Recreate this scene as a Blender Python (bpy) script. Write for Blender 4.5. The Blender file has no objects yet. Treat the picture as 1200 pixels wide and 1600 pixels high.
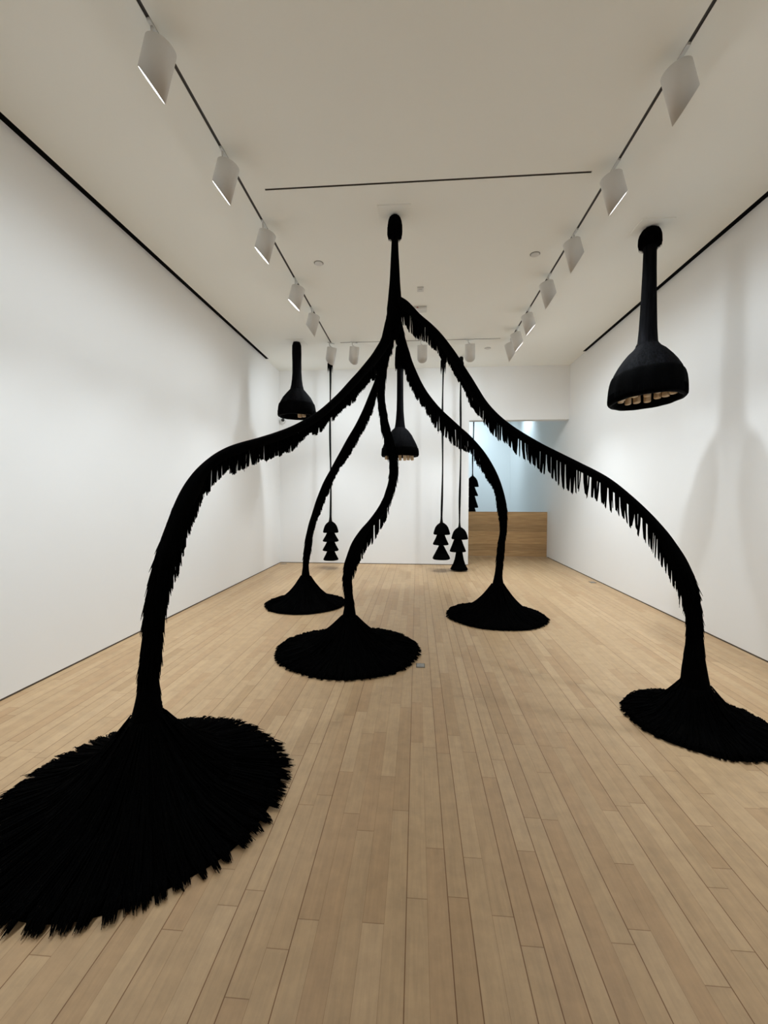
import bpy, bmesh, math, random
from mathutils import Vector, Matrix
random.seed(11)
S = bpy.context.scene
COL = S.collection
PI = math.pi

# ---------------------------------------------------------------- camera
cd = bpy.data.cameras.new('camera'); cam = bpy.data.objects.new('camera', cd); COL.objects.link(cam)
cd.sensor_fit = 'VERTICAL'; cd.sensor_height = 36.0; cd.lens = 666.913 * 36.0 / 1600.0
cd.clip_start = 0.05; cd.clip_end = 60
R_ = Vector((0.997074, 0.0764281, 0.0014725)); U_ = Vector((-0.0044883, 0.0393016, 0.9992173)); F_ = Vector((-0.0763104, 0.9963002, -0.0395297))
cam.matrix_world = Matrix(((R_.x, U_.x, -F_.x, 0), (R_.y, U_.y, -F_.y, 0), (R_.z, U_.z, -F_.z, 1.48), (0, 0, 0, 1)))
S.camera = cam
# ---------------------------------------------------------------- world, exposure
w = bpy.data.worlds.new('world'); S.world = w; w.use_nodes = True
w.node_tree.nodes['Background'].inputs[0].default_value = (0.8, 0.85, 1, 1)
w.node_tree.nodes['Background'].inputs[1].default_value = 0.0
S.view_settings.view_transform = 'Standard'; S.view_settings.look = 'None'
S.view_settings.gamma = 1; S.view_settings.use_curve_mapping = False
S.view_settings.exposure = 0.04
S.cycles.diffuse_bounces = 7; S.cycles.max_bounces = 10; S.cycles.use_denoising = True
S.cycles.sample_clamp_indirect = 4.0
SPOT_W = 106.0                      # beam of each gallery wall washer
SPILL_W = 24.0                     # its wide spill
SPOT_COL = (0.89, 0.985, 1.06)
COOL_COL = (0.70, 0.91, 1.05)

XL, XR, YB, H = -2.967, 3.114, 9.097, 4.145     # room: left, right, back wall, ceiling
YN, YF = -3.2, 14.6                             # wall behind the camera, far wall of the stairwell

# ---------------------------------------------------------------- materials
def mat(name, col=(.8, .8, .8), rough=.6, metal=0.0, spec=.5, emit=None, es=0.0):
    m = bpy.data.materials.new(name); m.use_nodes = True
    b = m.node_tree.nodes['Principled BSDF']
    b.inputs['Base Color'].default_value = (*col, 1); b.inputs['Roughness'].default_value = rough
    b.inputs['Metallic'].default_value = metal; b.inputs['Specular IOR Level'].default_value = spec
    if emit:
        b.inputs['Emission Color'].default_value = (*emit, 1); b.inputs['Emission Strength'].default_value = es
    return m
def nodes(m): return m.node_tree.nodes, m.node_tree.links, m.node_tree.nodes['Principled BSDF']
def paint(name, col, bump=.02):
    m = mat(name, col, .75, spec=.3); N, L, b = nodes(m)
    tc = N.new('ShaderNodeTexCoord'); n = N.new('ShaderNodeTexNoise'); n.inputs['Scale'].default_value = 180
    n.inputs['Detail'].default_value = 3; L.new(tc.outputs['Object'], n.inputs['Vector'])
    bp = N.new('ShaderNodeBump'); bp.inputs['Strength'].default_value = bump; bp.inputs['Distance'].default_value = .002
    L.new(n.outputs['Fac'], bp.inputs['Height']); L.new(bp.outputs['Normal'], b.inputs['Normal'])
    return m
M = {}
M['wall'] = paint('wall_paint', (.86, .86, .85))
M['ceiling'] = paint('ceiling_paint', (.91, .92, .88))
M['dark'] = mat('black_channel', (.002, .002, .002), .8, spec=.05)
M['track'] = mat('track_channel', (.03, .024, .02), .5)
M['reveal'] = mat('shadow_gap', (.10, .075, .055), .8)
M['white_metal'] = mat('white_enamel', (.74, .735, .72), .45)
M['white_plastic'] = mat('white_plastic', (.7, .7, .68), .5)
M['lens'] = mat('lamp_lens', (.9, .9, .9), .3, emit=(1, .99, .97), es=5.0)
M['steel'] = mat('brushed_steel', (.30, .29, .27), .45, metal=.8)
M['steel_dark'] = mat('outlet_frame', (.10, .085, .07), .5, metal=.5)
M['red'] = mat('red_mark', (.35, .02, .02), .5)
M['black_plastic'] = mat('black_plastic', (.01, .01, .01), .25)

def hair_mat(name, col, rough, spec, streak=0.0, sc=(300, 300, 6)):
    m = mat(name, col, rough, spec=spec); N, L, b = nodes(m)
    tc = N.new('ShaderNodeTexCoord'); mp = N.new('ShaderNodeMapping'); mp.inputs['Scale'].default_value = sc
    n = N.new('ShaderNodeTexNoise'); n.inputs['Scale'].default_value = 1; n.inputs['Detail'].default_value = 4
    L.new(tc.outputs['Object'], mp.inputs['Vector']); L.new(mp.outputs['Vector'], n.inputs['Vector'])
    bp = N.new('ShaderNodeBump'); bp.inputs['Strength'].default_value = .6; bp.inputs['Distance'].default_value = .004
    L.new(n.outputs['Fac'], bp.inputs['Height']); L.new(bp.outputs['Normal'], b.inputs['Normal'])
    if streak:
        r = N.new('ShaderNodeValToRGB'); r.color_ramp.elements[0].position = .35; r.color_ramp.elements[1].position = .75
        r.color_ramp.elements[0].color = (*[c * .5 for c in col], 1); r.color_ramp.elements[1].color = (*[min(1, c * (1 + streak)) for c in col], 1)
        L.new(n.outputs['Fac'], r.inputs['Fac']); L.new(r.outputs['Color'], b.inputs['Base Color'])
    return m
M['hair'] = hair_mat('black_hair', (.0009, .0009, .0009), .85, .015)
M['hair_wrap'] = hair_mat('smooth_black_hair', (.0022, .0022, .0026), .75, .025, 2.2, (70, 70, 4))
M['rope'] = hair_mat('black_rope', (.003, .003, .003), .7, .1)
def peg_mat():
    m = mat('cream_peg', (.62, .47, .30), .5); N, L, b = nodes(m)
    tc = N.new('ShaderNodeTexCoord'); n = N.new('ShaderNodeTexNoise'); n.inputs['Scale'].default_value = 30
    r = N.new('ShaderNodeValToRGB'); r.color_ramp.elements[0].color = (.42, .29, .17, 1); r.color_ramp.elements[1].color = (.72, .58, .40, 1)
    L.new(tc.outputs['Object'], n.inputs['Vector']); L.new(n.outputs['Fac'], r.inputs['Fac']); L.new(r.outputs['Color'], b.inputs['Base Color'])
    return m
M['peg'] = peg_mat()

def floor_mat():
    W, LEN, PH = 0.0755, 1.25, 0.0305
    m = mat('maple_strip_floor', (.5, .36, .24), .42, spec=.35); N, L, b = nodes(m)
    def math_(op, a, c=None, clamp=False):
        n = N.new('ShaderNodeMath'); n.operation = op; n.use_clamp = clamp
        for i, v in enumerate((a, c)):
            if v is None: continue
            if isinstance(v, (int, float)): n.inputs[i].default_value = v
            else: L.new(v, n.inputs[i])
        return n.outputs[0]
    geo = N.new('ShaderNodeNewGeometry'); sep = N.new('ShaderNodeSeparateXYZ'); L.new(geo.outputs['Position'], sep.inputs[0])
    X, Y = sep.outputs['X'], sep.outputs['Y']
    xs = math_('DIVIDE', math_('ADD', X, PH), W)
    row = math_('FLOOR', xs); fx = math_('SUBTRACT', xs, row)
    yv = math_('ADD', math_('DIVIDE', Y, LEN), math_('MULTIPLY', row, 37.37))
    vo = N.new('ShaderNodeTexVoronoi'); vo.voronoi_dimensions = '1D'; vo.inputs['Scale'].default_value = 1.6; vo.inputs['Randomness'].default_value = .85
    L.new(yv, vo.inputs['W'])
    vd = N.new('ShaderNodeTexVoronoi'); vd.voronoi_dimensions = '1D'; vd.feature = 'DISTANCE_TO_EDGE'; vd.inputs['Scale'].default_value = 1.6; vd.inputs['Randomness'].default_value = .85
    L.new(yv, vd.inputs['W'])
    sc = N.new('ShaderNodeSeparateColor'); L.new(vo.outputs['Color'], sc.inputs[0])
    wn = N.new('ShaderNodeTexWhiteNoise'); wn.noise_dimensions = '1D'; L.new(row, wn.inputs['W'])
    wn2 = N.new('ShaderNodeTexWhiteNoise'); wn2.noise_dimensions = '1D'; L.new(math_('ROUND', xs), wn2.inputs['W'])
    rnd = math_('FRACT', math_('ADD', math_('MULTIPLY', sc.outputs[0], 7.0), wn.outputs['Value']))
    ramp = N.new('ShaderNodeValToRGB'); L.new(rnd, ramp.inputs['Fac'])
    e = ramp.color_ramp.elements; e[0].position = 0; e[0].color = (0.384, 0.251, 0.132, 1); e[1].position = 1; e[1].color = (0.469, 0.321, 0.181, 1)
    for p, c in ((.12, (0.412, 0.265, 0.141, 1)), (.35, (0.425, 0.284, 0.155, 1)), (.6, (0.436, 0.294, 0.161, 1)), (.8, (0.451, 0.306, 0.169, 1))):
        q = e.new(p); q.color = c
    # grain
    cmb = N.new('ShaderNodeCombineXYZ'); L.new(math_('MULTIPLY', X, 55), cmb.inputs[0]); L.new(math_('ADD', math_('MULTIPLY', Y, 3.2), math_('MULTIPLY', rnd, 50)), cmb.inputs[1]); L.new(math_('MULTIPLY', row, 3.1), cmb.inputs[2])
    gn = N.new('ShaderNodeTexNoise'); gn.inputs['Scale'].default_value = 1; gn.inputs['Detail'].default_value = 6; gn.inputs['Roughness'].default_value = .62; gn.inputs['Distortion'].default_value = .8
    L.new(cmb.outputs[0], gn.inputs['Vector'])
    bn = N.new('ShaderNodeTexNoise'); bn.inputs['Scale'].default_value = 13; bn.inputs['Detail'].default_value = 7; bn.inputs['Roughness'].default_value = .65; L.new(geo.outputs['Position'], bn.inputs['Vector'])
    g = math_('ADD', math_('MULTIPLY', gn.outputs['Fac'], .42), math_('MULTIPLY', bn.outputs['Fac'], .44))
    g = math_('ADD', g, .585)
    # gaps between strips and at board ends
    edge = math_('MINIMUM', fx, math_('SUBTRACT', 1.0, fx))
    strong = math_('GREATER_THAN', wn2.outputs['Value'], .52)
    gw = math_('ADD', .010, math_('MULTIPLY', strong, .014))
    gap = math_('LESS_THAN', edge, gw)
    gapd = math_('MULTIPLY', gap, math_('ADD', .36, math_('MULTIPLY', strong, .34)))
    eg = math_('MULTIPLY', math_('LESS_THAN', vd.outputs['Distance'], .0022), .42)
    tot = math_('MAXIMUM', gapd, eg)
    muls = [math_('MULTIPLY', g, math_('SUBTRACT', 1.0, math_('MULTIPLY', tot, q))) for q in (.82, .98, 1.12)]
    mx = N.new('ShaderNodeMix'); mx.data_type = 'RGBA'; mx.blend_type = 'MULTIPLY'; mx.inputs['Factor'].default_value = 1
    cc = N.new('ShaderNodeCombineColor')
    for i in range(3): L.new(muls[i], cc.inputs[i])
    L.new(ramp.outputs['Color'], mx.inputs[6]); L.new(cc.outputs[0], mx.inputs[7]); L.new(mx.outputs[2], b.inputs['Base Color'])
    ro = math_('ADD', .36, math_('MULTIPLY', gn.outputs['Fac'], .2)); L.new(ro, b.inputs['Roughness'])
    bp = N.new('ShaderNodeBump'); bp.inputs['Strength'].default_value = .35; bp.inputs['Distance'].default_value = .0015
    L.new(math_('SUBTRACT', gn.outputs['Fac'], math_('MULTIPLY', tot, 3.0)), bp.inputs['Height']); L.new(bp.outputs['Normal'], b.inputs['Normal'])
    return m
M['floor'] = floor_mat()

def oak_mat():
    m = mat('oak_cladding', (.4, .25, .12), .45, spec=.35); N, L, b = nodes(m)
    geo = N.new('ShaderNodeNewGeometry'); sep = N.new('ShaderNodeSeparateXYZ'); L.new(geo.outputs['Position'], sep.inputs[0])
    mp = N.new('ShaderNodeMapping'); mp.inputs['Scale'].default_value = (2.2, 2.2, 34); L.new(geo.outputs['Position'], mp.inputs['Vector'])
    n = N.new('ShaderNodeTexNoise'); n.inputs['Scale'].default_value = 1; n.inputs['Detail'].default_value = 6; n.inputs['Distortion'].default_value = .6; L.new(mp.outputs['Vector'], n.inputs['Vector'])
    r = N.new('ShaderNodeValToRGB'); r.color_ramp.elements[0].position = .3; r.color_ramp.elements[0].color = (.38, .225, .10, 1); r.color_ramp.elements[1].position = .72; r.color_ramp.elements[1].color = (.56, .36, .175, 1)
    L.new(n.outputs['Fac'], r.inputs['Fac'])
    fl = N.new('ShaderNodeMath'); fl.operation = 'FLOOR'; dv = N.new('ShaderNodeMath'); dv.operation = 'DIVIDE'; dv.inputs[1].default_value = .152
    L.new(sep.outputs['Z'], dv.inputs[0]); L.new(dv.outputs[0], fl.inputs[0])
    wn = N.new('ShaderNodeTexWhiteNoise'); wn.noise_dimensions = '1D'; L.new(fl.outputs[0], wn.inputs['W'])
    mr = N.new('ShaderNodeMapRange'); mr.inputs[3].default_value = .84; mr.inputs[4].default_value = 1.14; L.new(wn.outputs['Value'], mr.inputs[0])
    cc = N.new('ShaderNodeCombineColor'); [L.new(mr.outputs[0], cc.inputs[i]) for i in range(3)]
    mx = N.new('ShaderNodeMix'); mx.data_type = 'RGBA'; mx.blend_type = 'MULTIPLY'; mx.inputs['Factor'].default_value = 1
    L.new(r.outputs['Color'], mx.inputs[6]); L.new(cc.outputs[0], mx.inputs[7]); L.new(mx.outputs[2], b.inputs['Base Color'])
    return m
M['oak'] = oak_mat()

# ---------------------------------------------------------------- helpers
def obj(name, bm, material, parent=None, smooth=False, kind=None):
    me = bpy.data.meshes.new(name); bm.normal_update(); bm.to_mesh(me); bm.free()
    if smooth:
        for p in me.polygons: p.use_smooth = True
    me.materials.append(material)
    o = bpy.data.objects.new(name, me); COL.objects.link(o)
    if parent: o.parent = parent
    if kind: o['kind'] = kind
    return o
def obj_raw(name, V, Fc, material, parent=None, smooth=False):
    me = bpy.data.meshes.new(name); me.from_pydata(V, [], Fc); me.update()
    if smooth:
        for p in me.polygons: p.use_smooth = True
    me.materials.append(material)
    o = bpy.data.objects.new(name, me); COL.objects.link(o)
    if parent: o.parent = parent
    return o
def tag(o, label, cat, group=None):
    o['label'] = label; o['category'] = cat
    if group: o['group'] = group
    return o
def thing(name, label, cat, loc, rz=0, group=None):
    o = bpy.data.objects.new(name, None); COL.objects.link(o); o.location = loc; o.rotation_euler.z = rz
    o.empty_display_size = .1
    return tag(o, label, cat, group)
def box(bm, x0, x1, y0, y1, z0, z1, bevel=0):
    v = [bm.verts.new((x, y, z)) for z in (z0, z1) for y in (y0, y1) for x in (x0, x1)]
    fs = [bm.faces.new([v[i] for i in f]) for f in ((0, 2, 3, 1), (4, 5, 7, 6), (0, 1, 5, 4), (2, 6, 7, 3), (0, 4, 6, 2), (1, 3, 7, 5))]
    if bevel:
        es = {e for f in fs for e in f.edges}
        bmesh.ops.bevel(bm, geom=list(es), offset=bevel, segments=2, affect='EDGES', profile=.6)
def lathe(bm, prof, n=48, cap=(False, False), wob=None, cx=0, cy=0):
    """prof: list of (r, z); wob(theta, i) gives a radius factor"""
    rings = []
    for i, (r, z) in enumerate(prof):
        ring = []
        for k in range(n):
            a = 2 * PI * k / n; rr = r * (wob(a, i) if wob else 1)
            ring.append(bm.verts.new((cx + rr * math.cos(a), cy + rr * math.sin(a), z)))
        rings.append(ring)
    for a, b in zip(rings, rings[1:]):
        for k in range(n): bm.faces.new((a[k], a[(k + 1) % n], b[(k + 1) % n], b[k]))
    if cap[0]: bm.faces.new(rings[0][::-1])
    if cap[1]: bm.faces.new(rings[-1])
    return rings
def cr(p0, p1, p2, p3, t):
    return tuple(.5 * ((2 * b) + (-a + c) * t + (2 * a - 5 * b + 4 * c - d) * t * t + (-a + 3 * b - 3 * c + d) * t ** 3) for a, b, c, d in zip(p0, p1, p2, p3))
def resample(P, step):
    """dense catmull-rom through P, then evenly stepped by length of xyz"""
    D = []
    for i in range(len(P) - 1):
        a = P[max(i - 1, 0)]; b = P[i]; c = P[i + 1]; d = P[min(i + 2, len(P) - 1)]
        for k in range(12): D.append(cr(a, b, c, d, k / 12))
    D.append(P[-1])
    out = [D[0]]; acc = 0
    for a, b in zip(D, D[1:]):
        l = (Vector(b[:3]) - Vector(a[:3])).length
        while acc + l >= step:
            t = (step - acc) / l; a = tuple(x + (y - x) * t for x, y in zip(a, b)); out.append(a)
            l = (Vector(b[:3]) - Vector(a[:3])).length; acc = 0
        acc += l
    out.append(D[-1])
    return out
def tube(bm, C, Rr, n=16, wob=0.0, seed=0):
    rnd = random.Random(seed); T = []
    for i in range(len(C)):
        t = (C[min(i + 1, len(C) - 1)] - C[max(i - 1, 0)]); T.append(t.normalized())
    ref = Vector((0, 1, 0)) if abs(T[0].y) < .9 else Vector((1, 0, 0))
    n1 = (ref - T[0] * ref.dot(T[0])).normalized(); rings = []
    ph = [rnd.uniform(0, 6.28) for _ in range(4)]
    for i in range(len(C)):
        n1 = (n1 - T[i] * n1.dot(T[i])).normalized(); n2 = T[i].cross(n1); ring = []
        for k in range(n):
            a = 2 * PI * k / n
            q = 1 + wob * (math.sin(3 * a + ph[0] + i * .21) * .5 + math.sin(5 * a + ph[1] - i * .13) * .35 + math.sin(i * .37 + ph[2]) * .4)
            ring.append(bm.verts.new(C[i] + (n1 * math.cos(a) + n2 * math.sin(a)) * Rr[i] * q))
        rings.append(ring)
    for a, b in zip(rings, rings[1:]):
        for k in range(n): bm.faces.new((a[k], a[(k + 1) % n], b[(k + 1) % n], b[k]))
    bm.faces.new(rings[0][::-1]); bm.faces.new(rings[-1])
class Strands:
    """many thin tapering locks of hair gathered into one mesh"""
    def __init__(s): s.V = []; s.F = []
    def add(s, pts, w, tip=.25):
        n = len(pts); base = len(s.V)
        d = (pts[-1] - pts[0]).normalized(); ref = Vector((.3, 1, .1)) if abs(d.y) < .8 else Vector((1, .2, .1))
        a = d.cross(ref).normalized(); b = d.cross(a)
        off = random.uniform(0, 2.1)
        for i, p in enumerate(pts):
            ww = w * (1 - (1 - tip) * (i / (n - 1)) ** 2.2)
            for k in range(3):
                q = off + k * 2.0944; s.V.append(tuple(p + (a * math.cos(q) + b * math.sin(q)) * ww))
        for i in range(n - 1):
            for k in range(3):
                k2 = (k + 1) % 3; o0 = base + 3 * i; s.F.append((o0 + k, o0 + k2, o0 + 3 + k2, o0 + 3 + k))
        s.F.append((base + 3 * (n - 1), base + 3 * (n - 1) + 1, base + 3 * (n - 1) + 2))
    def build(s, name, material, parent): return obj_raw(name, s.V, s.F, material, parent)

# five legs: (x, y, z, core radius, fringe length) from the stem down to the foot, metres
LIMBS = {
  'A': [(-0.134,4.339,3.491,0.145,0.3), (-0.213,4.183,3.277,0.077,0.237), (-0.253,4.105,3.095,0.059,0.216), (-0.294,4.025,2.914,0.056,0.154), (-0.365,3.884,2.738,0.043,0.15), (-0.444,3.73,2.58,0.036,0.126), (-0.524,3.573,2.426,0.033,0.136), (-0.594,3.435,2.296,0.032,0.123), (-0.663,3.3,2.177,0.03,0.102), (-0.733,3.162,2.071,0.03,0.125), (-0.804,3.023,1.983,0.03,0.094), (-0.873,2.888,1.913,0.03,0.135), (-0.938,2.76,1.856,0.03,0.12), (-0.999,2.64,1.81,0.03,0.122), (-1.055,2.53,1.77,0.03,0.127), (-1.104,2.435,1.729,0.03,0.128), (-1.144,2.355,1.679,0.03,0.141), (-1.18,2.285,1.612,0.032,0.152), (-1.203,2.239,1.54,0.041,0.145), (-1.223,2.2,1.467,0.046,0.149), (-1.24,2.167,1.393,0.047,0.164), (-1.254,2.139,1.315,0.048,0.168), (-1.269,2.11,1.238,0.047,0.177), (-1.28,2.088,1.164,0.051,0.19), (-1.291,2.067,1.09,0.048,0.24), (-1.3,2.049,1.014,0.046,0.363), (-1.307,2.036,0.938,0.045,0.3), (-1.312,2.025,0.86,0.043,0.3), (-1.316,2.017,0.774,0.043,0.3), (-1.32,2.01,0.694,0.043,0.3), (-1.325,2,0.616,0.04,0.3), (-1.327,1.996,0.532,0.047,0.3), (-1.329,1.993,0.448,0.06,0.3), (-1.331,1.989,0.364,0.076,0.3)],
  'R': [(-0.23,4.176,3.417,0.078,0.3), (-0.114,4.103,3.269,0.043,0.184), (0.002,4.03,3.133,0.03,0.19), (0.11,3.962,3.008,0.03,0.145), (0.201,3.905,2.882,0.035,0.128), (0.28,3.856,2.754,0.038,0.105), (0.359,3.806,2.614,0.037,0.108), (0.426,3.764,2.484,0.039,0.128), (0.49,3.723,2.356,0.041,0.126), (0.565,3.676,2.234,0.036,0.11), (0.651,3.622,2.125,0.03,0.152), (0.743,3.564,2.03,0.03,0.156), (0.837,3.505,1.949,0.03,0.173), (0.931,3.446,1.877,0.03,0.172), (1.023,3.388,1.812,0.03,0.18), (1.111,3.332,1.751,0.03,0.19), (1.198,3.278,1.694,0.03,0.193), (1.286,3.222,1.635,0.03,0.192), (1.36,3.175,1.576,0.03,0.176), (1.427,3.133,1.509,0.03,0.171), (1.491,3.094,1.437,0.03,0.167), (1.55,3.056,1.363,0.03,0.175), (1.604,3.022,1.287,0.033,0.188), (1.651,2.992,1.207,0.04,0.172), (1.692,2.967,1.123,0.045,0.155), (1.727,2.945,1.039,0.049,0.148), (1.754,2.928,0.951,0.052,0.122), (1.779,2.912,0.861,0.044,0.3), (1.796,2.902,0.756,0.042,0.3), (1.805,2.895,0.657,0.042,0.3), (1.809,2.893,0.553,0.046,0.3), (1.81,2.892,0.446,0.055,0.3), (1.812,2.891,0.336,0.07,0.3), (1.818,2.888,0.228,0.086,0.3)],
  'BL': [(-0.299,4.261,3.2,0.03,0.231), (-0.308,4.271,3.105,0.029,0.184), (-0.318,4.283,3.009,0.028,0.13), (-0.332,4.299,2.922,0.027,0.099), (-0.352,4.323,2.829,0.025,0.089), (-0.376,4.35,2.737,0.026,0.075), (-0.406,4.386,2.646,0.027,0.078), (-0.441,4.426,2.563,0.032,0.111), (-0.481,4.471,2.474,0.038,0.128), (-0.524,4.522,2.385,0.042,0.118), (-0.58,4.586,2.298,0.041,0.113), (-0.647,4.664,2.214,0.04,0.119), (-0.71,4.737,2.134,0.042,0.131), (-0.778,4.815,2.045,0.044,0.117), (-0.852,4.901,1.954,0.042,0.106), (-0.929,4.99,1.859,0.04,0.096), (-1.002,5.074,1.766,0.039,0.103), (-1.077,5.161,1.661,0.042,0.13), (-1.146,5.24,1.55,0.046,0.132), (-1.209,5.313,1.434,0.048,0.129), (-1.268,5.381,1.312,0.047,0.112), (-1.325,5.448,1.193,0.042,0.1), (-1.382,5.514,1.061,0.041,0.137), (-1.426,5.564,0.929,0.041,0.251), (-1.449,5.591,0.792,0.043,0.3), (-1.477,5.623,0.661,0.035,0.3), (-1.492,5.641,0.518,0.038,0.3), (-1.496,5.645,0.374,0.058,0.3)],
  'C': [(-0.258,4.152,3.151,0.033,0.237), (-0.27,4.146,3.04,0.038,0.179), (-0.288,4.137,2.927,0.04,0.147), (-0.309,4.127,2.824,0.037,0.169), (-0.326,4.119,2.715,0.035,0.27), (-0.338,4.113,2.606,0.032,0.42), (-0.344,4.11,2.496,0.029,0.42), (-0.341,4.112,2.395,0.029,0.42), (-0.328,4.118,2.287,0.033,0.42), (-0.311,4.126,2.181,0.035,0.42), (-0.286,4.138,2.076,0.037,0.42), (-0.255,4.153,1.969,0.041,0.42), (-0.235,4.163,1.865,0.037,0.346), (-0.226,4.167,1.746,0.035,0.187), (-0.238,4.161,1.628,0.034,0.123), (-0.266,4.148,1.512,0.035,0.109), (-0.305,4.129,1.41,0.037,0.135), (-0.359,4.103,1.308,0.04,0.153), (-0.43,4.068,1.218,0.035,0.167), (-0.499,4.035,1.135,0.037,0.175), (-0.547,4.012,1.045,0.049,0.155), (-0.583,3.995,0.959,0.055,0.13), (-0.616,3.978,0.865,0.05,0.163), (-0.641,3.967,0.766,0.038,0.3), (-0.645,3.964,0.658,0.034,0.3), (-0.639,3.968,0.553,0.037,0.3), (-0.632,3.971,0.436,0.048,0.3), (-0.635,3.969,0.318,0.065,0.3)],
  'BR': [(-0.21,4.179,3.251,0.036,0.17), (-0.19,4.197,3.149,0.036,0.189), (-0.17,4.215,3.045,0.04,0.168), (-0.146,4.238,2.95,0.044,0.14), (-0.113,4.268,2.851,0.044,0.135), (-0.074,4.304,2.752,0.044,0.148), (-0.029,4.345,2.655,0.046,0.125), (0.026,4.395,2.57,0.042,0.131), (0.097,4.46,2.484,0.038,0.131), (0.181,4.538,2.408,0.034,0.19), (0.275,4.623,2.337,0.03,0.196), (0.373,4.713,2.268,0.03,0.202), (0.469,4.801,2.202,0.03,0.202), (0.576,4.899,2.131,0.03,0.177), (0.67,4.985,2.045,0.038,0.174), (0.756,5.064,1.946,0.044,0.169), (0.83,5.132,1.847,0.049,0.159), (0.9,5.196,1.733,0.053,0.124), (0.968,5.258,1.615,0.047,0.143), (1.014,5.3,1.485,0.048,0.248), (1.045,5.328,1.352,0.047,0.3), (1.059,5.342,1.225,0.043,0.3), (1.064,5.346,1.084,0.035,0.3), (1.049,5.332,0.943,0.038,0.3), (1.033,5.318,0.804,0.039,0.3), (1.019,5.304,0.673,0.036,0.3), (1.004,5.291,0.527,0.044,0.3), (0.998,5.286,0.378,0.068,0.3)],
}

# ---------------------------------------------------------------- the room
SLOTS = [(XL, XL + .062, YN, 8.288), (XR - .062, XR, YN, 8.28), (-1.522, -1.498, YN, 7.54), (1.577, 1.601, YN, 7.55),
         (-1.336, 1.427, 3.737, 3.759), (-1.348, 1.41, 7.489, 7.511)]
bm = bmesh.new(); box(bm, XL, XR, YN, 10.46, -.12, 0); obj('floor', bm, M['floor'], kind='structure')
bm = bmesh.new()
xs = sorted({XL, XR} | {s[0] for s in SLOTS} | {s[1] for s in SLOTS}); ys = sorted({YN, YF} | {s[2] for s in SLOTS} | {s[3] for s in SLOTS})
for x0, x1 in zip(xs, xs[1:]):
    for y0, y1 in zip(ys, ys[1:]):
        cx, cy = (x0 + x1) / 2, (y0 + y1) / 2
        if any(s[0] < cx < s[1] and s[2] < cy < s[3] for s in SLOTS): continue
        v = [bm.verts.new((x, y, H)) for x, y in ((x0, y0), (x0, y1), (x1, y1), (x1, y0))]; bm.faces.new(v)
bmesh.ops.remove_doubles(bm, verts=bm.verts[:], dist=1e-5)
r = bmesh.ops.extrude_face_region(bm, geom=bm.faces[:])
for v in [g for g in r['geom'] if isinstance(g, bmesh.types.BMVert)]: v.co.z += .03
obj('ceiling', bm, M['ceiling'], kind='structure')
G0 = .014                                          # shadow gap under the walls
def wall(name, boxes, m='wall'):
    bm = bmesh.new()
    for b in boxes: box(bm, *b)
    return obj(name, bm, M[m], kind='structure')
TOP = H + .15
wall('wall_left', [(XL - .15, XL, YN, YF, G0, TOP), (XL - .15, XL, 10.46, YF, -2.6, G0)])
wall('wall_right', [(XR, XR + .15, YN, YF, G0, TOP), (XR, XR + .15, 10.46, YF, -2.6, G0)])
OX, OZ, WT = 1.088, 3.043, .20
bm = bmesh.new()
pts = [(XL, G0), (OX, G0), (OX, OZ), (XR, OZ), (XR, H), (XL, H)]
fr = [bm.verts.new((x, YB, z)) for x, z in pts]; bk = [bm.verts.new((x, YB + WT, z)) for x, z in pts]
bm.faces.new(fr); bm.faces.new(bk[::-1])
for i in range(6): bm.faces.new((fr[i], bk[i], bk[(i + 1) % 6], fr[(i + 1) % 6]))
bmesh.ops.recalc_face_normals(bm, faces=bm.faces[:])
obj('wall_back', bm, M['wall'], kind='structure')
wall('wall_far', [(XL - .15, XR + .15, YF, YF + .15, -2.6, TOP)])
wall('wall_near', [(XL - .15, XR + .15, YN - .15, YN, 0, TOP)])
bm = bmesh.new(); box(bm, XL, XR, 10.46, YF, -2.6, -2.5); obj('floor_lower', bm, M['white_plastic'], kind='structure')
# dark strips that colour in the shade of the gap under the walls
for nm, b in (('gap_shade_left', (XL - .10, XL - .003, YN, 10.4, 0, G0)), ('gap_shade_right', (XR + .003, XR + .10, YN, 10.4, 0, G0)),
              ('gap_shade_back', (XL, OX - .003, YB + .003, YB + WT - .003, 0, G0))):
    bm = bmesh.new(); box(bm, *b); obj(nm, bm, M['reveal'], kind='structure')
# slots along the top of the side walls
for i, (x0, x1, y0, y1) in enumerate(SLOTS[:2]):
    bm = bmesh.new(); box(bm, x0, x1, y0, y1, H + .003, H + .06); obj('trim_%d' % (i + 1), bm, M['dark'], kind='structure')
# the lighting tracks, let into the ceiling
TL = ['long black lighting track let into the ceiling towards the left wall', 'long black lighting track let into the ceiling towards the right wall',
      'short empty black track crossing the ceiling in front of the tall sculpture', 'thin dark track across the ceiling before the back wall']
for (x0, x1, y0, y1), lb in zip(SLOTS[2:], TL):
    r = thing('lighting_track', lb, 'track', ((x0 + x1) / 2, (y0 + y1) / 2, H), 0, 'tracks in the ceiling')
    hx, hy = (x1 - x0) / 2 - .001, (y1 - y0) / 2 - .001
    bm = bmesh.new(); box(bm, -hx, hx, -hy, hy, .005, .05); obj('channel', bm, M['track'], r)
    for s in (-1, 1):
        bm = bmesh.new()
        if hx > hy: box(bm, -hx, hx, s * (hy - .0015) - .0015, s * (hy - .0015) + .0015, 0.001, .005)
        else: box(bm, s * (hx - .0015) - .0015, s * (hx - .0015) + .0015, -hy, hy, 0.001, .005)
        obj('rail_edge', bm, M['steel_dark'], r)

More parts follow.
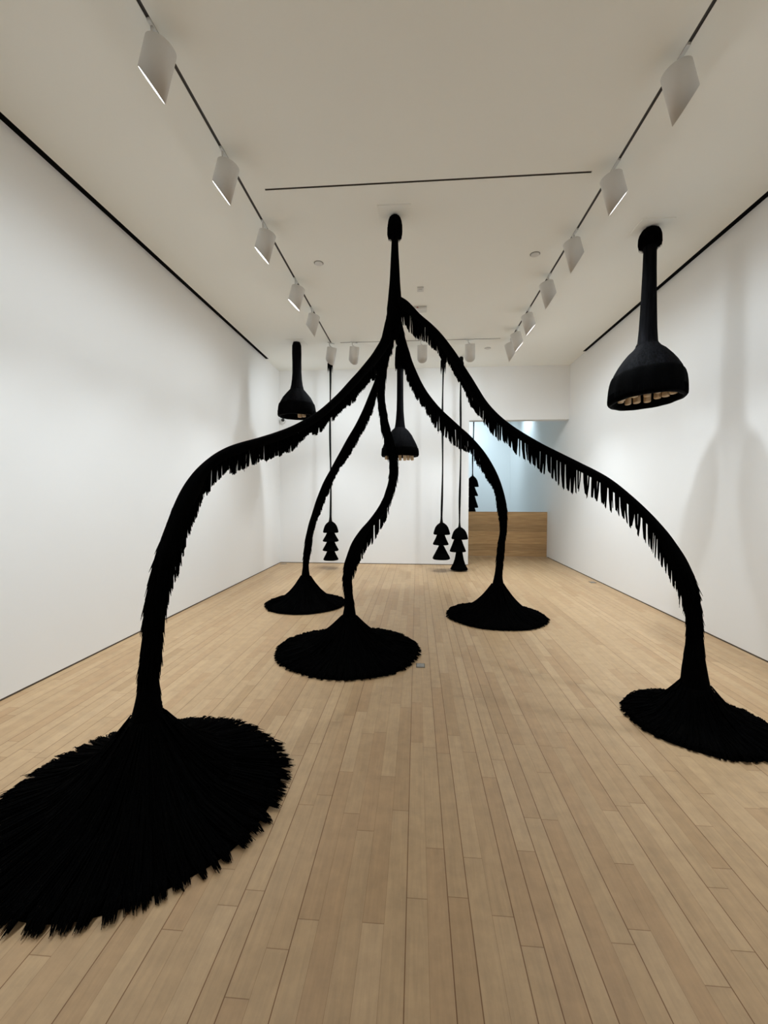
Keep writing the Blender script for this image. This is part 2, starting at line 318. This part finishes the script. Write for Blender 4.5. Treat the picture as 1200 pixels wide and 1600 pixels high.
# ---------------------------------------------------------------- oak parapet of the stair
par = thing('stair_parapet', 'waist high oak clad parapet in the opening at the end of the room', 'parapet', (2.1, 10.46, 0))
PX0, PX1, PZ = .20 - 2.1, XR - .002 - 2.1, 1.082
bh = PZ / 7
for i in range(7):
    bm = bmesh.new(); box(bm, PX0, PX1, .0, .10, i * bh + .001, (i + 1) * bh - .001, .0015); obj('oak_board', bm, M['oak'], par)

# ---------------------------------------------------------------- spotlights
def make_head(lens_deg, beam=1.0, spill=1.0, spill_aim=16):
    """origin: the point on the ceiling under the track; the lens faces local -X"""
    r = bpy.data.objects.new('track_spotlight', None); COL.objects.link(r); r.empty_display_size = .1
    bm = bmesh.new(); box(bm, -.010, .010, -.065, .065, -.012, .010, .003); obj('adapter', bm, M['white_plastic'], r)
    bm = bmesh.new(); tube(bm, [Vector((0, -.03, -.012)), Vector((.0, -.03, -.05)), Vector((.03, 0, -.09)), Vector((.032, 0, -.12))], [.008, .008, .009, .009], 10); obj('stem', bm, M['white_metal'], r, True)
    tl = math.radians(16); ax = Vector((-math.sin(tl), 0, -math.cos(tl))); u = Vector((math.cos(tl), 0, -math.sin(tl))); v = Vector((0, 1, 0))
    top = Vector((.035, 0, -.088)); cen = top + ax * .225; R = .084
    th = math.radians(lens_deg); nrm = Vector((-math.sin(th), 0, -math.cos(th)))
    n = 40; rings = []
    def ring(f): return [bm.verts.new(f(2 * PI * k / n)) for k in range(n)]
    def end(a, rr, back=0):
        p = top + (u * math.cos(a) + v * math.sin(a)) * rr; return p + ax * ((cen - nrm * back - p).dot(nrm) / ax.dot(nrm))
    bm = bmesh.new()
    rings = [ring(lambda a: top + (u * math.cos(a) + v * math.sin(a)) * R * .93), ring(lambda a: top + ax * .006 + (u * math.cos(a) + v * math.sin(a)) * R),
             ring(lambda a: end(a, R)), ring(lambda a: end(a, R * .96, .001)), ring(lambda a: end(a, R * .96, .004))]
    for a, b in zip(rings, rings[1:]):
        for k in range(n): bm.faces.new((a[k], a[(k + 1) % n], b[(k + 1) % n], b[k]))
    bm.faces.new(rings[0][::-1]); bmesh.ops.recalc_face_normals(bm, faces=bm.faces[:])
    hs = obj('housing', bm, M['white_metal'], r)
    for p in hs.data.polygons: p.use_smooth = len(p.vertices) == 4 and abs(p.normal.dot(nrm)) < .9
    bm = bmesh.new(); bm.faces.new([bm.verts.new(end(2 * PI * k / n, R * .955, .002)) for k in range(n)])
    f = bm.faces[:] if hasattr(bm.faces, '__getitem__') else list(bm.faces)
    q = bmesh.ops.extrude_face_region(bm, geom=list(bm.faces))
    for g in q['geom']:
        if isinstance(g, bmesh.types.BMVert): g.co -= nrm * .004
    bmesh.ops.recalc_face_normals(bm, faces=bm.faces[:])
    obj('lens', bm, M['lens'], r)
    for e, aim, size in ((SPOT_W * beam, AIM, 76), (SPILL_W * spill, spill_aim, 165)):
        ld = bpy.data.lights.new('lamp', 'SPOT'); ld.energy = e; ld.color = SPOT_COL; ld.spot_size = math.radians(size); ld.spot_blend = 1.0; ld.shadow_soft_size = .06
        lo = bpy.data.objects.new('lamp', ld); COL.objects.link(lo); lo.parent = r
        lo.location = cen + nrm * .065
        lo.rotation_euler = Vector((-math.sin(math.radians(aim)), 0, -math.cos(math.radians(aim)))).to_track_quat('-Z', 'Y').to_euler()
    return r
AIM = 14
HG = 'white cylinder spotlights on the tracks'
LH = [(2.45, 53.5), (3.333, 53), (4.208, 49), (5.313, 45), (6.138, 55.5)]
LN = ['white spotlight on the left track, largest and nearest of that row', 'second nearest white spotlight on the left track, glowing edge towards the left wall',
      'third white spotlight from the camera on the left track', 'fourth white spotlight from the camera on the left track, with a round glowing lens',
      'pale dim white spotlight on the left track, fifth and last before its far end']
for (y, a), l in zip(LH, LN):
    h = make_head(a); h.location = (-1.51, y, H); tag(h, l, 'spotlight', HG)
h = make_head(56, 1.1, 1.5, 35); h.location = (-1.51, 7.50, H); h.rotation_euler.z = math.radians(-50); tag(h, 'white spotlight at the far end of the left track, above a black hanging cord', 'spotlight', HG)
RH = [(2.815, 58.5), (3.687, 53), (4.572, 58.5), (5.426, 58), (6.343, 51), (7.043, 51), (7.50, 58.5)]
RN = ['white spotlight on the right track, largest and nearest of that row, no glow visible', 'second nearest white spotlight on the right track, with a bright slanting lens edge',
      'faint white spotlight on the right track, just left of the big black bell pendant top', 'fourth white spotlight from the camera on the right track, with one tiny bright dot',
      'fifth white spotlight from the camera on the right track, bright lens edge', 'sixth white spotlight on the right track, bright edge, overlapping the last one',
      'last white spotlight at the far end of the right track, no glow visible']
for (y, a), l in zip(RH, RN):
    h = make_head(a); h.location = (1.589, y, H); h.rotation_euler.z = PI; tag(h, l, 'spotlight', HG)
BH = [(-1.106, 57, -62), (.085, 57, -90), (.899, 57, -98)]
BN = ['white spotlight on the back track, leftmost of the three along it', 'white spotlight on the back track seen just below the right arm of the sculpture', 'white spotlight on the back track, rightmost of the three along it']
for (x, a, rz), l in zip(BH, BN):
    h = make_head(a, 1.2, 1.5, 38); h.location = (x, 7.50, H); h.rotation_euler.z = math.radians(rz); tag(h, l, 'spotlight', HG)
for sx, nm in ((-1, 'left'), (1, 'right')):        # the same rows go on overhead and behind the camera
    for y in (1.45, -.6):
        h = make_head(56); h.location = (-1.51 if sx < 0 else 1.589, y, H); h.rotation_euler.z = 0 if sx < 0 else PI
        tag(h, 'white cylinder spotlight on the %s track, overhead or behind the viewer' % nm, 'spotlight', 'spotlights of the %s row outside the picture' % nm)
# cool lamps in the stairwell beyond the parapet
def cool(x, y, e, tx, ty, tz, size=120):
    r = thing('stairwell_downlight', 'cool white downlight in the stairwell ceiling, hidden above the opening', 'light', (x, y, H), 0, 'stairwell downlights')
    bm = bmesh.new(); lathe(bm, [(.07, 0), (.075, -.01), (.06, -.014), (.055, -.004)], 24, (False, True)); obj('trim_ring', bm, M['white_metal'], r, True)
    ld = bpy.data.lights.new('lamp', 'SPOT'); ld.energy = e; ld.color = COOL_COL; ld.spot_size = math.radians(size); ld.spot_blend = .9; ld.shadow_soft_size = .05
    lo = bpy.data.objects.new('lamp', ld); COL.objects.link(lo); lo.parent = r; lo.location = (0, 0, -.04)
    lo.rotation_euler = Vector((tx - x, ty - y, tz - H)).to_track_quat('-Z', 'Y').to_euler()
cool(2.55, 12.3, 83.7, 3.114, 12.5, 2.6)
cool(1.55, 12.9, 167.4, 1.5, 14.6, 2.2, 140)
cool(-.2, 12.9, 125.55, -.2, 14.6, 2.2, 140)

# ---------------------------------------------------------------- the five legged hair sculpture
SKIRTS = {'A': (-1.33, 1.975, .668), 'C': (-.64, 3.967, .675), 'BL': (-1.5, 5.65, .545), 'BR': (.97, 5.26, .595), 'R': (1.83, 2.88, .425)}
TX, TY = -.22, 4.17
sculpt = thing('hair_sculpture', 'tall black hair sculpture whose five arching legs spread from one ceiling stem', 'sculpture', (TX, TY, 0))
org = Vector((TX, TY, 0))
def local(p): return Vector(p) - org
bm = bmesh.new(); box(bm, -.155, .155, -.155, .155, H - .008, H, .002); o = obj('mounting_plate', bm, M['ceiling'], sculpt); o['label'] = 'white square ceiling plate'
def plate(parent, w=.155, z=0):
    bm = bmesh.new(); box(bm, -w, w, -w, w, z - .008, z - .0005, .002); o = obj('mounting_plate', bm, M['ceiling'], parent); o['label'] = 'white square ceiling plate'
def cap(parent, z, r, h, r_in, seed):
    """domed collar of hair that ends in a ragged skirt"""
    rnd = random.Random(seed)
    bm = bmesh.new()
    pr = [(r * .45, z), (r * .72, z - .012), (r * .9, z - .045), (r, z - h * .45), (r * 1.02, z - h * .75), (r * .97, z - h * .93), (r * .8, z - h), (r_in, z - h * .97)]
    ph = rnd.uniform(0, 6)
    lathe(bm, pr, 40, (True, True), lambda a, i: 1 + .05 * math.sin(4 * a + ph) + .03 * math.sin(11 * a + ph))
    c = obj('ceiling_cap', bm, M['hair'], parent, True)
    s = Strands()
    for k in range(150):
        a = rnd.uniform(0, 2 * PI); q = Vector((math.cos(a), math.sin(a), 0)); rr = r * rnd.uniform(.9, 1.03)
        s.add([q * rr + Vector((0, 0, z - h * .5)), q * rr * 1.03 + Vector((0, 0, z - h * .85)), q * rr * rnd.uniform(.82, 1.02) + Vector((0, 0, z - h * rnd.uniform(.98, 1.12)))], .004)
    s.build('ragged_edge', M['hair'], c)
cap(sculpt, H - .008, .066, .20, .03, 3)
bm = bmesh.new()
lathe(bm, [(.030, 3.98), (.031, 3.90), (.036, 3.80), (.041, 3.70), (.045, 3.60), (.050, 3.50), (.058, 3.42), (.066, 3.34), (.072, 3.27), (.070, 3.20), (.058, 3.10), (.03, 2.98)], 40, (True, True),
      lambda a, i: 1 + .045 * math.sin(5 * a + i * .4) + .03 * math.sin(9 * a - i))
obj('trunk', bm, M['hair'], sculpt, True)

def arm(key):
    P = [tuple(p) for p in LIMBS[key]]; cx, cy, R = SKIRTS[key]
    P = [(x, y, z, min(r, .045) if z > 2.9 else r, L) for x, y, z, r, L in P if z < (3.3 if key == 'R' else 3.14)]
    P = [(TX, TY, 3.42, .03, .02), (TX + (P[0][0] - TX) * .35, TY + (P[0][1] - TY) * .35, (3.42 + P[0][2]) / 2, .036, .2 if key == 'R' else .02)] + P
    rnd = random.Random(key); random.seed(key)
    D = resample(P, .02)
    C = [local(d[:3]) for d in D]; Rr = [d[3] for d in D]
    z0 = C[-1].z; r0 = Rr[-1]
    bm = bmesh.new(); tube(bm, C + [C[-1] - Vector((0, 0, .12))], Rr + [r0 * .9], 18, .05, key)
    o = obj('arching_leg', bm, M['hair'], sculpt, True)
    # fringe
    D = resample(P, .0042); n = len(D); s = Strands()
    pos = [local(d[:3]) for d in D]
    clump_f = {}; clump_c = {}
    cl = []; left = 0; fac = 1
    for i in range(n):                                # locks: runs of stations that share a length, some with a slit beside them
        if left <= 0:
            run = left = rnd.randint(5, 10); fac = min(1.14, max(.8, .55 * fac + .45 * rnd.choice([1.0, 1.05, 1.12, .93, .86, 1.1]) + rnd.gauss(0, .03)))
            if rnd.random() < .06: fac *= .8
            lean = rnd.gauss(0, .006); slit = rnd.choice([0, 0, 2, 2, 3] if key == 'A' else [0, 0, 2, 2, 3, 4])
        cl.append((fac, lean, slit >= left, (left - run / 2) * .0042)); left -= 1
    for i in range(2, n - 2):
        c = pos[i]; r = D[i][3]; L = D[i][4]
        t = (pos[min(i + 3, n - 1)] - pos[max(i - 3, 0)]).normalized()
        if t.z > 0: t = -t
        hz = math.hypot(t.x, t.y); b = min(1, max(0, (hz - .2) / .35)); b = b * b * (3 - 2 * b)
        side = Vector((-t.y, t.x, 0)); side = side.normalized() if side.length > 1e-3 else Vector((1, 0, 0))
        up = side.cross(t).normalized()
        if up.z < 0: up = -up
        fac, lean, slit, mid = cl[i]
        if c.z > 3.36: continue
        if b < .3: L = min(L, .15)
        L = min(L, .24)
        tap = min(1, (n - i) / 40)
        for k in range(5 if b > .5 else 6):
            if rnd.random() < (1 - b):                # steep stretch: hair lies along the leg, tips standing off a little
                a = rnd.uniform(0, 2 * PI); q = side * math.cos(a) + up * math.sin(a)
                l = rnd.uniform(.07, .15) * (.6 + .4 * tap)
                st = c + q * r * .93
                oo = rnd.uniform(.0, .009) if rnd.random() < .8 else rnd.uniform(.008, .018)
                d = (t * .8 + Vector((0, 0, -1)) * .2).normalized()
                s.add([st, st + d * l * .55 + q * oo * .5, st + d * l + q * oo], .0042)
            else:
                if slit and L > .06: continue
                ph = rnd.uniform(-.34, .34); q = side * math.sin(ph) - up * math.cos(ph) * .8
                st = c + q * r * .85
                ln = max(.02, L * fac * (1 + rnd.gauss(0, .022)) - (c.z - st.z))
                if rnd.random() < .04: ln *= rnd.uniform(.8, 1.1)
                dr = (Vector((t.x, t.y, 0)) * (lean + mid * .35)) * ln / .12 + side * rnd.gauss(0, .004)
                pl = Vector((0, 0, -ln))
                s.add([st, st + pl * .5 + dr * .3, st + pl + dr], .0028, .5)
    fr = s.build('fringe', M['hair'], o)
    # the spreading foot
    ox, oy = cx - TX, cy - TY
    bm = bmesh.new(); nt = 180
    ph = [rnd.uniform(0, 6.28) for _ in range(5)]
    def rim(a): return R * (1 + .012 * math.sin(2 * a + ph[0]) + .012 * math.sin(3 * a + ph[1]) + .008 * math.sin(7 * a + ph[2]))
    bx, by = C[-1].x, C[-1].y
    rings = []
    NS = 20
    for j in range(NS + 1):
        u = j / NS; ring = []
        for k in range(nt):
            a = 2 * PI * k / nt; ca, sa = math.cos(a), math.sin(a)
            rr = r0 * 1.0 + (rim(a) * .965 - r0) * u ** 1.15
            uu = u ** 1.15
            z = .012 + (z0 - .012) * (1 - uu) ** 2.35 + .012 * (1 - uu) * math.sin(9 * a + ph[3]) * uu * 2 + .016 * (1 - uu ** 6)
            mxx = (1 - uu); ring.append(bm.verts.new((ox + (bx - ox) * mxx + rr * ca, oy + (by - oy) * mxx + rr * sa, z)))
        rings.append(ring)
    ring = [bm.verts.new((v.co.x, v.co.y, .001)) for v in rings[-1]]; rings.append(ring)
    for a, b in zip(rings, rings[1:]):
        for k in range(nt): bm.faces.new((a[k], a[(k + 1) % nt], b[(k + 1) % nt], b[k]))
    bm.faces.new(rings[-1])
    f = obj('spreading_foot', bm, M['hair'], o, True)
    s = Strands(); big = R > .6 and key == 'A'
    N = int(R * 5600); a = 0; left = 0
    for k in range(N):
        a = 2 * PI * k / N
        if left <= 0:
            left = rnd.randint(10, 34); tipf = rnd.uniform(-.004, .019 if big else .010) + (.0 if big else -.004); ca0 = a + left * PI / N; lift = rnd.uniform(0, .01); sw = rnd.gauss(0, .02)
        left -= 1
        aa = a + rnd.gauss(0, .004); a2 = aa + (ca0 - aa) * .4 + sw
        rr1 = rim(aa); rs = rr1 * rnd.uniform(.55, .93)
        uu = ((rs - r0) / (rr1 - r0)); uu = max(0, min(1, uu)); zs = .016 + (z0 - .012) * (1 - uu) ** 2.35 + .014 * (1 - uu ** 6)
        re = rr1 * (1 + rnd.uniform(-.01, .012)) + tipf * (1 + rnd.gauss(0, .3)) + abs(rnd.gauss(0, .012 if big else .004))
        mx1 = 1 - uu
        p0 = Vector((ox + (bx - ox) * mx1 + rs * math.cos(aa), oy + (by - oy) * mx1 + rs * math.sin(aa), zs))
        p1 = Vector((ox + (rs * .35 + re * .65) * math.cos(aa * .5 + a2 * .5), oy + (rs * .35 + re * .65) * math.sin(aa * .5 + a2 * .5), zs * .2 + .022 + lift))
        p2 = Vector((ox + re * math.cos(a2), oy + re * math.sin(a2), .006 + lift))
        s.add([p0, p1, p2], .0036, .3)
    # coarse ridges of hair running down the cone
    for k in range(int(R * 1300)):
        aa = rnd.uniform(0, 2 * PI); pts = []
        u0 = rnd.uniform(0, .55); u1 = min(.98, u0 + rnd.uniform(.25, .5)); rr1 = rim(aa)
        for q in range(4):
            uu = u0 + (u1 - u0) * q / 3; rr = r0 + (rr1 - r0) * uu
            z = .02 + (z0 - .012) * (1 - uu) ** 2.35 + .016 * (1 - uu ** 6) + .001
            pts.append(Vector((ox + (bx - ox) * (1 - uu) + rr * math.cos(aa), oy + (by - oy) * (1 - uu) + rr * math.sin(aa), z)))
        s.add(pts, .005, .4)
    s.build('hair_locks', M['hair'], sculpt).parent = o
    return o
for k in ('A', 'C', 'BL', 'BR', 'R'): arm(k)

# ---------------------------------------------------------------- single bell pendants
def bell_pendant(x, y, label, prof, cap_h, cap_r, rim_r, rim_z0, rim_z1, pegs, seed, tilt=(0, 0)):
    """prof: (radius, height above floor) down to the brim; rim band of thick hair between rim_z0 and rim_z1"""
    r = thing('bell_pendant', label, 'sculpture', (x, y, H), 0, 'bell pendants hanging from the ceiling')
    rnd = random.Random(seed)
    plate(r)
    ph = rnd.uniform(0, 6)
    if cap_h: cap(r, -.008, cap_r, cap_h, .04, seed)
    ni = [i for i, p in enumerate(prof) if p[2:]][0]
    w1 = lambda a, i: 1 + .018 * math.sin(6 * a + ph) + .012 * math.sin(13 * a + i * .3)
    bm = bmesh.new(); lathe(bm, [(p[0], p[1] - H) for p in prof[:ni + 1]], 56, (True, False), w1); obj('neck', bm, M['hair_wrap'], r, True)
    bm = bmesh.new(); pr = [(p[0], p[1] - H) for p in prof[ni:]]
    inner = [(max(.03, p[0] - .03), p[1] - .02) for p in pr[::-1][1:]]
    lathe(bm, pr + [(pr[-1][0] - .03, pr[-1][1])] + inner, 72, (False, True), w1); b = obj('bell', bm, M['hair_wrap'], r, True)
    # thick band of hair round the brim
    z0, z1 = rim_z0 - H, rim_z1 - H
    def rad(z):
        q = prof[ni:]
        for a_, b_ in zip(q, q[1:]):
            if a_[1] >= z + H >= b_[1]: return a_[0] + (b_[0] - a_[0]) * (a_[1] - z - H) / (a_[1] - b_[1])
        return q[-1][0]
    zz = [z0 + (z1 - z0) * t for t in (0, .04, .12, .3, .5, .7, .88, 1)]
    bm = bmesh.new(); lathe(bm, [(rad(z) + f * .012, z) for z, f in zip(zz, (0, .8, 1, 1, 1, 1, 1, .7))] + [(rad(z1) - .03, z1 - .004), (rad(z1) - .055, z1 + .006), (rad(z1) - .07, z1 + .07)], 72, (False, False), w1)
    band = obj('brim_band', bm, M['hair'], r, True)
    s = Strands()
    for k in range(900):
        a = 2 * PI * k / 900 + rnd.gauss(0, .003); q = Vector((math.cos(a), math.sin(a), 0)); rr = rad(z1) + .012 - rnd.uniform(0, .05)
        s.add([q * rr + Vector((0, 0, z1 + .08)), q * (rr - .001) + Vector((0, 0, z1 + .03)), q * (rr - .002) + Vector((0, 0, z1 - rnd.uniform(-.006, .009)))], .0042)
    s.build('ragged_edge', M['hair'], band)
    for (pa, pr_, pz, pl, rad) in pegs:
        bm = bmesh.new()
        tl = rnd.uniform(-.12, .12); c = Vector((math.cos(pa) * pr_, math.sin(pa) * pr_, pz - H)); d = Vector((math.cos(pa) * tl, math.sin(pa) * tl, -1)).normalized()
        tube(bm, [c, c + d * pl * .5, c + d * (pl - .012), c + d * (pl - .003), c + d * pl], [rad, rad * 1.02, rad, rad * .9, rad * .7], 14, .04, seed)
        o = obj('peg', bm, M['peg'], r, True)
    sh = Matrix(((1, 0, 0, 0), (0, 1, 0, 0), (tilt[0], tilt[1], 1, 0), (0, 0, 0, 1)))      # brim hangs a little out of level
    for o in r.children:
        if tilt != (0, 0) and o.name.split('.')[0] in ('bell', 'brim_band', 'peg'):
            o.data.transform(sh)
            for c in o.children: c.data.transform(sh)
profR = [(.05, 4.137), (.058, 4.05), (.058, 3.90), (.060, 3.75), (.064, 3.60), (.068, 3.45), (.073, 3.30), (.079, 3.15), (.088, 3.02), (.104, 2.985, 1), (.126, 2.955), (.170, 2.915), (.215, 2.86), (.255, 2.80), (.292, 2.73), (.318, 2.65), (.330, 2.56), (.334, 2.43)]
pegsR = [(k * 2 * PI / 15 + .2 + random.uniform(-.05, .05), .235, 2.66, random.uniform(.17, .20), random.uniform(.030, .038)) for k in range(15)] + [(k * 2 * PI / 6, .13, 2.68, .17, .034) for k in range(6)]
bell_pendant(2.31, 4.55, 'large black bell pendant by the right wall with cream pegs under its wide mouth', profR, .18, .098, .348, 2.71, 2.445, pegsR, 5, (.05, -.075))
profL = [(.06, 4.137), (.078, 4.08), (.080, 3.95), (.077, 3.80), (.078, 3.62), (.086, 3.50), (.100, 3.40), (.119, 3.325, 1), (.172, 3.265), (.238, 3.185), (.290, 3.09), (.308, 3.01), (.320, 2.92), (.322, 2.85)]
pegsL = [(1.62, .19, 3.06, .185, .037), (1.22, .19, 3.06, .18, .036)] + [(k * 1.1 + .2, .15, 3.04, .10, .034) for k in range(4)]
bell_pendant(-2.10, 7.42, 'black bell pendant near the left wall and back corner, one cream peg inside its mouth', profL, 0, 0, .333, 3.08, 2.865, pegsL, 6)
profC = [(.05, 4.137), (.057, 4.0), (.057, 3.8), (.056, 3.5), (.058, 3.2), (.062, 3.0), (.073, 2.84), (.084, 2.74), (.094, 2.685, 1), (.142, 2.64), (.205, 2.556), (.262, 2.445), (.305, 2.35), (.319, 2.26), (.320, 2.17)]
pegsC = [(a, .235, 2.34, l, .030) for a, l in ((-2.45, .235), (-1.85, .24), (-1.2, .26), (-.55, .25), (.1, .22), (.9, .22), (1.6, .22), (2.3, .23), (3.0, .22))]
bell_pendant(-.305, 7.70, 'black bell pendant behind the middle sculpture leg, pale square pegs poking below its brim', profC, .40, .088, 0.326, 2.33, 2.185, pegsC, 7)

# ---------------------------------------------------------------- tiered bells on long cords
def tier(x, y, label, top_z, bells, seed, tuft=.22, group='tiered black bells on long cords'):
    """bells: (z_top, z_rim, radius, xshift, dome)"""
    r = thing('tiered_bell_pendulum', label, 'sculpture', (x, y, H), 0, group)
    rnd = random.Random(seed)
    zt = bells[0][0] - H
    bm = bmesh.new(); C = []; Rr = []
    for i in range(60):
        t = i / 59; z = -.004 + (zt - .02 + .004) * t
        C.append(Vector((.006 * math.sin(t * 9 + seed) + bells[0][3] * t, .004 * math.sin(t * 7), z)))
        Rr.append(.017 + .004 * math.sin(t * 14 + seed) + (.020 * max(0, (t - .955) / .045) ** 2) + .006 * max(0, (.1 - t) / .1))
    tube(bm, C, Rr, 12, .08, seed); obj('cord', bm, M['rope'], r, True)
    # knot and tuft at the ceiling
    bm = bmesh.new(); lathe(bm, [(.02, -.001), (.036, -.012), (.040, -.05), (.036, -.09), (.026, -.12)], 20, (True, True), lambda a, i: 1 + .08 * math.sin(3 * a + i)); k = obj('ceiling_knot', bm, M['rope'], r, True)
    s = Strands()
    for i in range(60):
        a = rnd.uniform(0, 2 * PI); q = Vector((math.cos(a), math.sin(a), 0)); l = tuft * rnd.uniform(.7, 1.1)
        s.add([q * .02 + Vector((0, 0, -.03)), q * .048 + Vector((0, 0, -.03 - l * .3)), q * .05 + Vector((0, 0, -.03 - l * .7)), q * .046 + Vector((0, 0, -.03 - l))], .004)
    s.build('tuft', M['hair'], k)
    zprev = None
    for j, (za, zb, R, dx, kind) in enumerate(bells):
        h = za - zb; pr = []
        if kind == 'dome':  sh = [(.16, 0), (.32, .06), (.56, .20), (.76, .40), (.89, .66), (.98, .92), (1.0, 1.0)]
        elif kind == 'cone': sh = [(.42, 0), (.52, .15), (.66, .42), (.82, .68), (.97, .93), (1.0, 1.0)]
        elif kind == 'point': sh = [(.12, 0), (.30, .10), (.48, .32), (.68, .58), (.92, .86), (1.0, 1.0)]
        else: sh = [(.36, 0), (.42, .2), (.52, .45), (.68, .7), (.92, .92), (1.0, 1.0)]
        pr = [(R * a, za - h * b - H) for a, b in sh]
        inn = [(max(.01, q[0] - .018), q[1] - .006) for q in pr[::-1][1:]]
        ph = rnd.uniform(0, 6)
        bm = bmesh.new(); lathe(bm, pr + [(pr[-1][0] - .012, pr[-1][1] - .012)] + inn, 44, (True, True), lambda a, i: 1 + .02 * math.sin(5 * a + ph) + .012 * math.sin(17 * a), cx=dx)
        obj('bell', bm, M['hair'], r, True)
        if j < len(bells) - 1:
            bm = bmesh.new(); nz = bells[j + 1][0] - H; rr = R * .40
            lathe(bm, [(rr, za - h * .4 - H), (rr, zb - H - .01), (rr * .85, nz - .02)], 20, (True, True), cx=dx * .5 + bells[j + 1][3] * .5); obj('core', bm, M['hair'], r, True)
    return r
def zy(yp, d): return 1.48 + (773.5 - yp) * d / 666.9
d1 = 8.39
tier(-1.709, d1, 'four tier black bell on a long cord, left of the middle legs', 0, [(zy(815, d1), zy(832, d1), .153, 0, 'dome'), (zy(832.5, d1), zy(846, d1), .160, 0, 'cone'), (zy(846.5, d1), zy(860.7, d1), .160, .0, 'cone'), (zy(861, d1), zy(875.5, d1), .152, 0, 'cone')], 1)
d2 = 8.30
tier(.492, d2, 'three tier black bell on a cord, left one of the close pair', 0, [(zy(816, d2), zy(833.5, d2), .160, -.006, 'dome'), (zy(833.5, d2), zy(849.5, d2), .152, -.022, 'cone'), (zy(850.5, d2), zy(872, d2), .170, -.012, 'point')], 2, .30)
d3 = 8.42
tier(.842, d3, 'three tier black bell hanging lowest, right of the pair, before the wall edge', 0, [(zy(823, d3), zy(840.5, d3), .160, .0, 'dome'), (zy(841, d3), zy(860, d3), .158, -.036, 'cone'), (zy(860.5, d3), zy(888, d3), .170, -.006, 'flare')], 3, .34)
d4 = 11.0
tier(1.43, d4, 'tiered black bell beyond the oak parapet, half hidden by the wall edge', 0, [(zy(744, d4), zy(760, d4), .155, -.02, 'dome'), (zy(760, d4), zy(774, d4), .155, -.035, 'cone'), (zy(774, d4), zy(792, d4), .160, -.03, 'cone'), (zy(792, d4), zy(812, d4), .16, -.03, 'cone')], 4)

# ---------------------------------------------------------------- small fittings
DG = 'small round ceiling covers'
for (x, y), l in (((-1.136, 4.945), 'small round white ceiling disc, left of the sculpture stem'), ((1.292, 4.941), 'small round white ceiling disc, right of the stem near the right track'), ((1.271, 7.971), 'small round white ceiling disc close to the back wall')):
    r = thing('ceiling_disc', l, 'sprinkler cover', (x, y, H), 0, DG)
    bm = bmesh.new(); lathe(bm, [(.048, -.0005), (.048, -.006), (.044, -.011), (.02, -.012)], 32, (True, True)); obj('cover', bm, M['white_plastic'], r)
    bm = bmesh.new(); lathe(bm, [(.054, -.0005), (.054, -.002), (.049, -.002)], 32, (True, False)); obj('rim', bm, M['steel_dark'], r)
r = thing('ceiling_sensor', 'small square white sensor on the ceiling right of the stem', 'sensor', (.036, 5.642, H))
bm = bmesh.new(); box(bm, -.042, .042, -.055, .055, -.018, -.0005, .006); obj('base', bm, M['white_plastic'], r)
bm = bmesh.new(); box(bm, -.022, .022, -.03, .03, -.026, -.018, .004); obj('cover', bm, M['white_plastic'], r)
r = thing('ceiling_alarm', 'flat rectangular white ceiling alarm with a small red mark', 'alarm', (.03, 6.22, H))
bm = bmesh.new(); box(bm, -.10, .10, -.07, .09, -.03, -.0005, .012); obj('base', bm, M['white_plastic'], r)
bm = bmesh.new(); box(bm, -.045, -.020, -.0745, -.0695, -.022, -.012); obj('red_mark', bm, M['red'], r)
OG = 'metal floor outlets'
for (x, y, sx, sy), l in (((.039, 3.667, .038, .045), 'square metal floor outlet beside the middle foot of the sculpture'), ((2.990, 7.466, .045, .06), 'small metal floor outlet at the foot of the right wall'), ((-2.85, 8.936, .06, .045), 'small metal floor outlet in the back left corner')):
    r = thing('floor_outlet', l, 'outlet', (x, y, 0), 0, OG)
    bm = bmesh.new(); box(bm, -sx, sx, -sy, sy, .0005, .003); obj('frame', bm, M['steel_dark'], r)
    bm = bmesh.new(); box(bm, -sx * .82, sx * .82, -sy * .82, sy * .82, .003, .0045, .0008); obj('cover', bm, M['steel'], r)
    bm = bmesh.new(); lathe(bm, [(sx * .35, .0045), (sx * .33, .006), (sx * .1, .006)], 20, (False, True)); obj('latch', bm, M['steel'], r)
# security camera high in the back left corner
r = thing('security_camera', 'small white camera with a black dome in the back left corner', 'camera', (-2.93, 9.095, 3.10))
bm = bmesh.new(); rg = lathe(bm, [(.066, 0), (.066, .02), (.058, .034), (.03, .04)], 32, (True, True)); bmesh.ops.rotate(bm, verts=bm.verts[:], cent=(0, 0, 0), matrix=Matrix.Rotation(PI / 2, 3, 'X')); o = obj('base', bm, M['white_plastic'], r, True); o.location = (.035, 0, -.03)
bm = bmesh.new(); bmesh.ops.create_uvsphere(bm, u_segments=24, v_segments=14, radius=.036); o = obj('dome', bm, M['black_plastic'], r, True); o['label'] = 'glossy black dome'; o.location = (.055, -.045, -.01)
